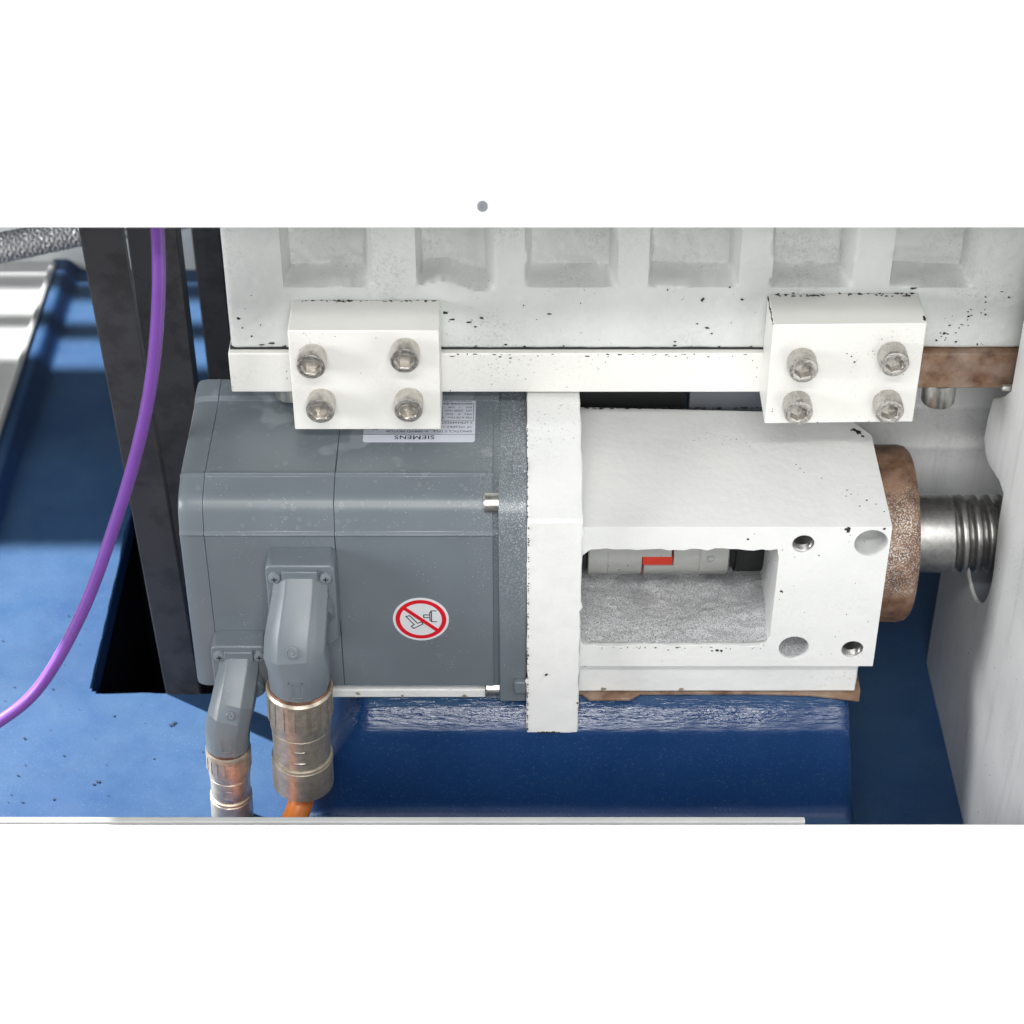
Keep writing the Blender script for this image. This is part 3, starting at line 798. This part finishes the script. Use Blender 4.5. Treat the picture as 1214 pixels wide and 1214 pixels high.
# the plugs screwed on to them
def plug(name, label, top, tilt, r, lens, cable, cmat):
    x, y, z = top; t_ = thing(name, (x, y, z), label, 'cable plug', 'metal cable plugs under the motor')
    d = Vector((tilt, 0, -1)).normalized(); B = Vector(top)
    l1, l2, l3 = lens
    n = 48; V1, F1 = [], []
    prof = [(-2.0, r * 0.93), (0, r * 0.985), (1.2, r * 1.03), (3.2, r * 1.03), (4.0, r * 0.985), (l1 * 0.72, r * 1.0), (l1 * 0.86, r * 0.955), (l1, r * 0.945), (l1 + 0.6, r * 0.905)]
    lathe('sleeve', top, d, prof, M['nickel'], t_, n)
    g = lathe('gasket_ring', B + d * -2.4, d, [(0, r * 0.955), (1.5, r * 0.985), (2.0, r * 0.95)], M['rustcopper'], t_, n)
    for k in range(18):                                                          # grip ribs round the coupling nut
        a = 2 * math.pi * k / 18; e1, e2 = Vector((1, 0, 0)), Vector((0, 1, 0)); c = (e1 * math.cos(a) + e2 * math.sin(a))
        p0, p1 = B + d * 4.2 + c * r * 0.99, B + d * l1 * 0.70 + c * r * 1.0
        s_ = d.cross(c).normalized() * (r * 0.10); V1b = [tuple(p0 - s_), tuple(p0 + s_), tuple(p1 + s_), tuple(p1 - s_)]
        V2 = [tuple(Vector(q) + c * 0.35) for q in V1b]; k0 = len(V1); V1 += V1b + V2
        F1 += [tuple(k0 + i for i in f) for f in ((4, 5, 6, 7), (0, 1, 5, 4), (1, 2, 6, 5), (2, 3, 7, 6), (3, 0, 4, 7))]
    mk('grip_rib', V1, F1, M['nickel'], t_, 0)['kind'] = 'stuff'
    lathe('body', B + d * (l1 + 0.5), d, [(0, r * 0.88), (0.6, r * 0.92), (l2 * 0.5, r * 0.90), (l2 - 1.6, r * 0.90), (l2 - 0.8, r * 0.86)], M['nickel'], t_, n)
    c0 = l1 + l2
    V1, F1 = [], []
    for zz in (0.35, 0.72):
        L_ = []
        fy_ = B + d * (l1 + l2 * zz); w = r * (0.26 if zz < 0.5 else 0.4)
        V1b, F1b = lathe_vf(fy_, d, [(0, r * 0.885), (0, r * 0.925), (1.0, r * 0.925), (1.0, r * 0.885)], 64)
        keep = [f for f in F1b if len(f) == 4 and all(V1b[i][1] < y - r * 0.86 for i in f)]
        k0 = len(V1); V1 += V1b; F1 += [tuple(i + k0 for i in f) for f in keep]
    if F1:
        used = sorted({i for f in F1 for i in f}); mp = {u: i for i, u in enumerate(used)}
        mk('pressed_mark', [V1[u] for u in used], [tuple(mp[i] for i in f) for f in F1], M['silver'], t_, 40)
    lathe('cap', B + d * c0, d, [(-0.9, r * 0.88), (0, r * 0.955), (1.0, r * 0.965), (1.4, r * 0.93), (2.2, r * 0.93), (2.6, r * 0.965), (l3 - 3.2, r * 0.97), (l3 - 0.8, r * 0.86), (l3, r * 0.78), (l3, r * 0.45)], M['nickel'], t_, n)
    if cable:
        tube('cable', cable, 8.0 if r > 15 else 5.5, cmat, t_, 18, 10)
    return t_
M['rustcopper'] = metal('copper_ring', (0.55, 0.30, 0.21), 0.35)
plug('cable_plug', 'larger brass toned plug with orange cable hanging below the motor', (PX - 1.0, PY, -106.0), -0.03, 19.9, (31, 26, 28),
     [(PX - 3.4, PY, -184), (PX - 4.0, PY - 2, -196), (PX - 9, PY - 14, -207), (PX - 22, PY - 40, -215), (PX - 48, PY - 72, -221), (PX - 95, PY - 100, -223), (PX - 200, PY - 112, -223)], M['orange'])
plug('cable_plug', 'smaller brass toned plug at the far end of the motor cut by the lower edge', (QX - 1.6, QY, -160.5), -0.035, 13.9, (22, 18.5, 26), None, M['orange'])

# ------------------------------------------------------------------ white motor bracket: plate, housing, foot
br = thing('motor_bracket', (110, 60, -151), 'white cast bracket with upright plate and windowed housing right of the motor', 'bracket')
def rough_prism(name, prof, a0, a1, mat, parent, amp, seed):
    """a YZ profile extruded along X, its side outlines a little uneven like cast and filled metal"""
    pts = []
    n = len(prof)
    for i in range(n):
        p, q = Vector(prof[i]), Vector(prof[(i + 1) % n]); L_ = (q - p).length; m = max(1, int(L_ / 4))
        for k in range(m): pts.append(p.lerp(q, k / m))
    na = 12; V, F = [], []; m = len(pts)
    for i in range(na + 1):
        x = a0 + (a1 - a0) * i / na
        for k, p in enumerate(pts):
            w = mnoise.noise(Vector((p.x / 9, p.y / 9, seed + i * 0.4))) * amp
            ex = mnoise.noise(Vector((p.x / 5, p.y / 5, seed + 40 + i))) * amp * 1.1 if i in (0, na) else 0
            V.append((x + ex, p.x + w * 0.5, p.y + w * 0.4))
    for i in range(na):
        for k in range(m): F.append((i * m + k, i * m + (k + 1) % m, (i + 1) * m + (k + 1) % m, (i + 1) * m + k))
    F.append(tuple(range(m))); F.append(tuple(range((na + 1) * m - 1, na * m - 1, -1)))
    return mk(name, V, F, mat, parent, 30, 0.9, 2)
rough_prism('mounting_plate', [(-12, -169.5), (-12, 1.2), (-11, 2.8), (58, 24), (116, 24.0), (116, -169.5)], 9.2, 41.8, M['bracket'], br, 0.55, 3.0)
HX0, HX1 = 41.0, 227.0
hs = prism('housing', [(HX0, 0), (HX1 - 0.2, 0), (HX1 - 0.2, 93), (HX1 - 16, 117), (HX0, 124)], -123.0, -11.3, 'Z', M['bracket'], br, 0, 30)
wl = []
random.seed(11)
for k in range(26): wl.append((42.5 + 117.0 * k / 25, -28.3 + (0 if k in (0, 25) else random.uniform(-1.2, 0.7)) - (5 if k == 0 else 0)))
wl += [(161, -35), (160.6, -70), (160.4, -98), (157.5, -104.5)]
for k in range(22): wl.append((155 - 110 * k / 21, -105.8 + random.uniform(-0.8, 0.9)))
wl += [(41.2, -100), (40.9, -60)]
n = len(wl)
def win(y0, y1, g=0.0):
    cx, cz = 101, -67
    V = [(x, y0, z) for x, z in wl] + [(x + (g if x > cx else -g), y1, z) for x, z in wl]
    return V, [tuple(range(n)), tuple(range(2 * n - 1, n - 1, -1))] + [(i, (i + 1) % n, n + (i + 1) % n, n + i) for i in range(n)]
cuts = [win(-4, 114, 0)]
cuts.append(lathe_vf((HX1 + 5, 80, -79.8), (-1, 0, 0), [(0, 29), (70, 29)], 40))
for x, z, r, dp in ((174.8, -24.4, 6.7, 24), (215.4, -23.8, 10.1, 30), (175.9, -107.6, 9.4, 30), (212.6, -109.0, 6.9, 20)):
    cuts.append(lathe_vf((x, -3, z), (0, 1, 0), [(0, r), (3.0, r), (dp * 0.8, r), (dp + 3, r * 0.6)], 36))
cut(hs, cuts)
add_bevel(hs, 0.5, 2)
# swarf dust lying in the window and in two of the holes
def swarf_bed():
    xs = np.linspace(41.2, 160.2, 110); ys = np.linspace(1.0, 112, 96); X, Y = np.meshgrid(xs, ys, indexing='ij')
    H = -104.2 + sstep((Y - 2) / 30) * 2.0 + fbm(X, Y, 18, 1.5) * 1.1 + fbm(X / 1.6 + Y / 2, Y - X / 3, 4.5, 2.2, 2) * 0.35 + fbm(X, Y, 2.0, 4.4, 3) * 0.4
    H += 3.0 * sstep((X - 150) / 10) + 2.0 * sstep((48 - X) / 8)
    ny = len(ys); V = np.stack([X, Y, H], -1).reshape(-1, 3)
    F = [(i * ny + j, (i + 1) * ny + j, (i + 1) * ny + j + 1, i * ny + j + 1) for i in range(len(xs) - 1) for j in range(ny - 1)]
    o = mk('swarf_dust', V, F, M['swarf'], br, 60); o['kind'] = 'stuff'; return o
swarf_bed()
for x, z, r_ in ((215.4, -23.8, 10.0), (175.9, -107.6, 9.3)):
    V, F = lathe_vf((x, 2.2, z), (0, 1, 0), [(0, r_), (8, r_ - 0.15), (14, r_ - 0.4), (19, r_ - 1.2), (24, r_ - 4.5)], 36, False)
    mk('hole_wall', V, F, M['swarf'] if r_ < 9.8 else M['cast'], br, 60)
    lathe('hole_end', (x, 22.5, z), (0, 1, 0), [(0, r_ - 2.6), (3, r_ - 2.6)], M['darkcast'], br, 24)  # dark disc standing in for the shade deep inside the hole
rough_prism('foot', [(7, -151.0), (7, -124.5), (8, -122.8), (118, -122.8), (118, -151.0)], 41.5, 219.3, M['bracket'], br, 0.35, 8.0)
box('base_strip', -150, 9.0, 1.5, 130, -151.2, -144.6, M['bracket'], br, 0.7)
sh = prism('shim', [(-116, 4.5), (44, 5.6), (46, 4.0), (49, 0.2), (75, 0.2), (82, 5.6), (150, 6.0), (190, 4.6), (221, -0.6), (223, 8), (224, 110), (-140, 110)], -153.0, -151.4, 'Z', M['rustbar'], br, 0.2)
sp = []
for k in range(95):                                                              # broken paint along the plate's left edge
    z = random.uniform(-168, 1); s = random.choice((0.35, 0.45, 0.6, 0.9)); sp.append(((9.6 + random.uniform(0, 0.5), -12.5, z), X_, Z_, s * 0.55, 1.0))
for k in range(9): sp.append(((17 + k * 1.6, -12.45, -168.6), X_, Z_, random.uniform(0.3, 0.8), 1.5))
for x, z, s in ((21.5, -119, 1.0), (41.2, -143, 0.8)): sp.append(((x, -12.5, z), X_, Z_, s, 1.0))
for k in range(26):
    u_ = random.random(); sp.append(((9.4, -11 + 69 * u_, 2.8 + 21.2 * u_ + 0.4), (0.3, 0.9, 0.35), (0, -0.35, 0.9), random.uniform(0.2, 0.5), 1.5))
for k in range(60): sp.append(((random.uniform(46, 160), random.uniform(121.5, 123.6), -11.25), X_, Y_, random.uniform(0.2, 0.9), random.uniform(1, 3)))
for x, y, s in ((222, 96, 2.4), (219, 99, 2.0), (224, 92, 1.2)): sp.append(((x - 3, y, -11.2), X_, Y_, s, 1.0))
for x, y, s in ((176, 62, .4), (178, 58, .4), (180, 54, .35), (190, 48, .35), (204, 36, .5), (206, 32, .4), (215, 26, .5), (220, 22, .4), (224, 15, .5), (203, 30, .4), (210, 20, .4)): sp.append(((x, y, -11.2), X_, Y_, s, 1.4))
for x, z, s in ((200.5, -13.4, 1.8), (199, -13.0, 1.2), (141, -20.5, 0.9), (128, -106.7 - 3, 1.2), (131, -110, 0.9), (125, -110, 0.8), (164.5, -61, 1.0), (165, -62, 0.7), (185, -33, 0.5), (209, -55, 0.3), (206, -80, 0.4), (201, -98, 0.35), (222, -12.6, 1.0)):
    sp.append(((x, -0.15, z), X_, Z_, s, 1.0))
for k in range(40): sp.append(((random.uniform(44, 222), -0.15, random.uniform(-121, -13)), X_, Z_, random.uniform(0.12, 0.25), random.uniform(1, 2)))
for k in range(26): sp.append(((random.uniform(46, 156), -0.15, -106.8 - random.expovariate(1.2)), X_, Z_, random.uniform(0.15, 0.45), random.uniform(1, 2)))
chips('paint_chip', sp, M['darkcast'], br)['kind'] = 'stuff'
sp = [((x, 6.7, z), X_, Z_, s, 1.2) for x, z, s in ((46, -128, 1.4), (85, -127, 1.2), (108, -149, 1.3), (150, -127, 0.8), (58, -149, 1.6))] + [((x, 1.2, z), X_, Z_, s, 1.2) for x, z, s in ((-98, -147.5, 1.2), (-70, -149.5, 1.0), (-30, -149.8, 1.3))]
chips('primer_chip', sp, M['brownchip'], br)['kind'] = 'stuff'

for x, z, r_ in ((174.8, -24.4, 6.6), (212.6, -109.0, 6.8)):
    V, F = lathe_vf((x, 1.6, z), (0, 1, 0), [(0, r_), (0.4, r_ - 0.7), (1.2, r_ - 0.1), (2.0, r_ - 0.7), (2.8, r_ - 0.1), (3.6, r_ - 0.7), (4.4, r_ - 0.1), (5.2, r_ - 0.7), (16, r_ - 0.7), (17, 0.3)], 32, False)
    mk('threaded_hole', V, F, M['shaft'], br, 25)
# black bar added for the gap's darkness, grey block showing beside it
o = box('gap_shade_bar', 40, 112.5, 132, 150, -80, 40, M['black'], None, 0.5); tag(o, 'black filler bar added to darken the gap behind the windowed white housing', 'bar')
o = box('sensor_block', 114.5, 170, 132, 150, -80, 30, M['greysteel'], None, 0.8); tag(o, 'grey block in the narrow gap under the strip left of the right clamp block', 'block')

# ------------------------------------------------------------------ shaft coupling in the window
AX = (80.0, -79.8)
cp = thing('shaft_coupling', (95, 80, -106), 'aluminium jaw coupling with red insert seen through the housing window', 'coupling')
VD, VU = Vector((0, -math.cos(TH), math.sin(TH))), Vector((0, -math.sin(TH), -math.cos(TH)))
def ringseg(x0, x1, t0, t1, r0, r1, n=16):
    V = []
    for x in (x0, x1):
        for r in (r0, r1):
            for k in range(n + 1):
                t_ = math.radians(t0 + (t1 - t0) * k / n); p = VD * math.cos(t_) * r + VU * math.sin(t_) * r; V.append((x, AX[0] + p.y, AX[1] + p.z))
    m = n + 1; F = []
    for k in range(n):
        F += [(k, k + 1, m + k + 1, m + k), (2 * m + k, 2 * m + k + 1, 3 * m + k + 1, 3 * m + k), (k, k + 1, 2 * m + k + 1, 2 * m + k), (m + k, m + k + 1, 3 * m + k + 1, 3 * m + k)]
    F += [(0, m, 3 * m, 2 * m), (n, m + n, 3 * m + n, 2 * m + n)]
    return V, F
def axl(p): return [(x, r) for x, r in p]
R = 26.4
hl = [lathe_vf((0, *AX), (1, 0, 0), [(48.5, R - 1), (49.3, R), (60.8, R), (61.0, R - 0.4), (61.3, R - 0.4), (61.5, R), (82.6, R)], 72)]
hr = [lathe_vf((0, *AX), (1, 0, 0), [(102.9, R), (119.0, R), (119.2, R - 0.4), (119.5, R - 0.4), (119.7, R), (137.6, R), (138.4, R - 1)], 72)]
hl += [ringseg(82, 101.4, a - 46 + 34.3, a + 34.3, 10, R) for a in (0, 120, 240)]
hr += [ringseg(84.2, 103.5, a + 51, a + 94.5, 10, R) for a in (0, 120, 240)]
mk('hub', *join_vf(hl), M['aluminium'], cp, 35); mk('hub', *join_vf(hr), M['aluminium'], cp, 35)
mk('spider', *join_vf([ringseg(83.2, 102.2, a + 34.6, a + 50.6, 10, R - 0.5) for a in (0, 60, 120, 180, 240, 300)]), M['redplastic'], cp, 35)
t_ = math.radians(38); p = VD * math.cos(t_) * R + VU * math.sin(t_) * R; dr = (VD * math.cos(t_) + VU * math.sin(t_))
lathe('set_screw', (126.5, AX[0] + p.y - dr.y * 1, AX[1] + p.z - dr.z * 1), dr, [(0, 2.9), (1.3, 2.9), (1.3, 1.6), (0.6, 1.4)], M['silver'], cp, 20)
o = lathe('bearing_nut', (139.5, *AX), (1, 0, 0), [(0, 21.5), (3, 22), (3.4, 24.6), (24, 24.6), (25, 23)], M['black'], None, 60)
tag(o, 'black bearing nut at the right end of the housing window', 'nut')
o = lathe('motor_shaft', (9.5, *AX), (1, 0, 0), [(0, 24), (38, 24)], M['black'], None, 40)
tag(o, 'dark motor shaft collar at the left end of the housing window', 'shaft')

# ------------------------------------------------------------------ rusty flange and ball screw
o = lathe('bearing_flange', (221, *AX), (1, 0, 0), [(0, 57.0), (26, 57.4), (30.5, 56.4), (32.6, 54.2), (33.0, 51.0), (33, 26)], M['rust'], None, 96)
tag(o, 'rusty brown round bearing flange on the right end of the white housing', 'flange')
def screw():
    xs = np.arange(250, 372, 0.5); n = 80; V, F = [], []
    for x in xs:
        for k in range(n):
            t_ = 2 * math.pi * k / n
            ph = ((x - 281) / 8.6 - k / n) % 1.0
            g = 0.0
            if x > 280.5:
                g = 3.6 * (0.5 + 0.5 * math.cos(2 * math.pi * ph)) ** 3.0 * min(1, (x - 280.5) / 2.5)
            r = 25.4 - g
            V.append((x, AX[0] + r * math.cos(t_), AX[1] + r * math.sin(t_)))
    for i in range(len(xs) - 1):
        for k in range(n): F.append((i * n + k, i * n + (k + 1) % n, (i + 1) * n + (k + 1) % n, (i + 1) * n + k))
    return tag(mk('ball_screw', V, F, M['shaft'], None, 50), 'steel screw shaft with thread grooves entering the bore of the side wall', 'screw shaft')
screw()

# ------------------------------------------------------------------ white side wall with bore
sw = thing('side_wall', (330, -50, -282), 'white painted side wall with open round bore at the right edge', 'wall')
WX = 302.0
prof = [(-420, -300), (160, -300), (160, -117)]
prof += [(AX[0] + 45 * math.cos(a), AX[1] + 45 * math.sin(a)) for a in np.linspace(math.radians(-50), math.radians(-190), 22)]
prof += [(43, -40), (44, -20), (58, -21), (86, -30), (97, -31), (108, -24), (107, -8), (103, 11), (80, 28), (66, 42), (66, 132), (-420, 132)]
prism('panel', prof, WX, WX + 40, 'X', M['wall'], sw, 1.2, 35)
prism('rear_web', [(170, -150), (166, -74), (172, -67.5), (196, -62), (206, 40), (225, 40), (225, -150)], 150, 420, 'X', M['wall'], sw, 2.0, 40, 3)
V, F = [], []
for x in (WX + 2.0, WX + 60):
    for r_ in (44.6, 46.0):
        for k in range(41):
            a = math.radians(-48 - 144 * k / 40); V.append((x, AX[0] + r_ * math.cos(a), AX[1] + r_ * math.sin(a)))
F = [(k, k + 1, 82 + k + 1, 82 + k) for k in range(40)] + [(41 + k, 42 + k, 124 + k, 123 + k) for k in range(40)] + [(k, k + 1, 42 + k, 41 + k) for k in range(40)]
mk('bore_lining', V, F, M['greysteel'], sw, 40)
sp = []
for k in range(44):
    u_ = random.random(); sp.append(((283 + 22 * u_ + random.gauss(0, 1.6), 201 - 14 * (1 - u_), -36 + 34 * u_ + random.gauss(0, 2.0)), X_, (0, 0.1, 1), random.uniform(0.15, 0.5), random.uniform(1, 2.2)))
for k in range(30): sp.append(((WX - 0.1, random.uniform(-60, 60), random.uniform(-260, -60)), (0, -1, 0), Z_, random.uniform(0.12, 0.3), 1.2))
chips('paint_chip', sp, M['darkcast'], sw)['kind'] = 'stuff'

# ------------------------------------------------------------------ belts, hose, purple cable
def belt(label, pts, w, th):
    """a flat belt hanging in a plane across X: pts (x, y, z) of the front face"""
    path = spline(pts, 14); V, F = [], []
    for i, p in enumerate(path):
        q = (path[min(i + 1, len(path) - 1)] - path[max(i - 1, 0)]).normalized(); nrm = Vector((0, q.z, -q.y)).normalized()
        if nrm.y > 0: nrm = -nrm
        for a, b_ in ((-w / 2, 0), (-w / 2 + 0.8, 0.6), (w / 2 - 0.8, 0.6), (w / 2, 0), (w / 2, -th), (-w / 2, -th)):
            V.append(tuple(p + Vector((a, 0, 0)) + nrm * b_))
    m = 6
    for i in range(len(path) - 1):
        for k in range(m): F.append((i * m + k, i * m + (k + 1) % m, (i + 1) * m + (k + 1) % m, (i + 1) * m + k))
    F.append(tuple(range(m))); F.append(tuple(range(len(path) * m - 1, (len(path) - 1) * m - 1, -1)))
    o = mk('drive_belt', V, F, M['belt'], None, 30)
    return tag(o, label, 'belt', 'black drive belts left of the motor')
belt('foremost black flat belt running down into the pit left of the motor', [(-229, 30, 320), (-228.5, 34, 174), (-228.5, 60, -10), (-228, 88, -215), (-226, 98, -300), (-225, 110, -420)], 24, 6)
belt('middle black belt passing behind the purple cable and the motor end', [(-230, 186, 300), (-229, 181, 90), (-227, 174, -60), (-225, 168, -200), (-224, 165, -420)], 32, 15)
belt('rearmost black belt hanging beside the white casting', [(-226, 362, 260), (-226, 366, 40), (-226, 372, -120), (-226, 380, -226)], 21, 6)

tag(tube('purple_cable', [(-189, -2, 262), (-190, 0, 198), (-193, -5, 154), (-200.4, -10, 107.5), (-211.5, -15, 64.6), (-229, -20, 13.8), (-254.8, -30, -48.6), (-285.3, -40, -100.7), (-312.1, -50, -122.5), (-345, -60, -136), (-420, -80, -150)], 3.75, M['purple'], None, 18, 12),
    'purple cable curving down across the black belts to the left edge', 'cable')

def hose():
    h = thing('braided_hose', (-330, 420, -62), 'silver braided metal hose at the upper left under the cover', 'hose')
    pts = [(-520, 420, -88), (-440, 420, -78), (-389, 420, -68.8), (-328, 420, -54.5), (-260, 424, -44), (-200, 440, -40)]
    tube('core', pts, 9.9, M['greysteel'], h, 24, 12)
    path = spline(pts, 40); V, F = [], []; N = 12; dist = 0.0; D = [0.0]
    for i in range(1, len(path)): D.append(D[-1] + (path[i] - path[i - 1]).length)
    for sgn in (1, -1):
        for k in range(N):
            k0 = len(V)
            for i, p in enumerate(path):
                q = (path[min(i + 1, len(path) - 1)] - path[max(i - 1, 0)]).normalized()
                e1 = (Vector((0, 0, 1)) - q * q.z).normalized(); e2 = q.cross(e1)
                a = 2 * math.pi * k / N + sgn * D[i] * 2 * math.pi / 62.0
                lift = 0.75 * math.cos(D[i] * 2 * math.pi / 62.0 * N + math.pi * (k + (sgn < 0)))
                for da, dr in ((-0.19, 0.0), (-0.10, 0.55), (0.10, 0.55), (0.19, 0.0)):
                    V.append(tuple(p + (e1 * math.cos(a + da) + e2 * math.sin(a + da)) * (10.8 + lift + dr)))
            for i in range(len(path) - 1):
                for m in range(3): F.append((k0 + i * 4 + m, k0 + i * 4 + m + 1, k0 + i * 4 + m + 5, k0 + i * 4 + m + 4))
    mk('wire_braid', V, F, M['braid'], h, 40)['kind'] = 'stuff'
hose()
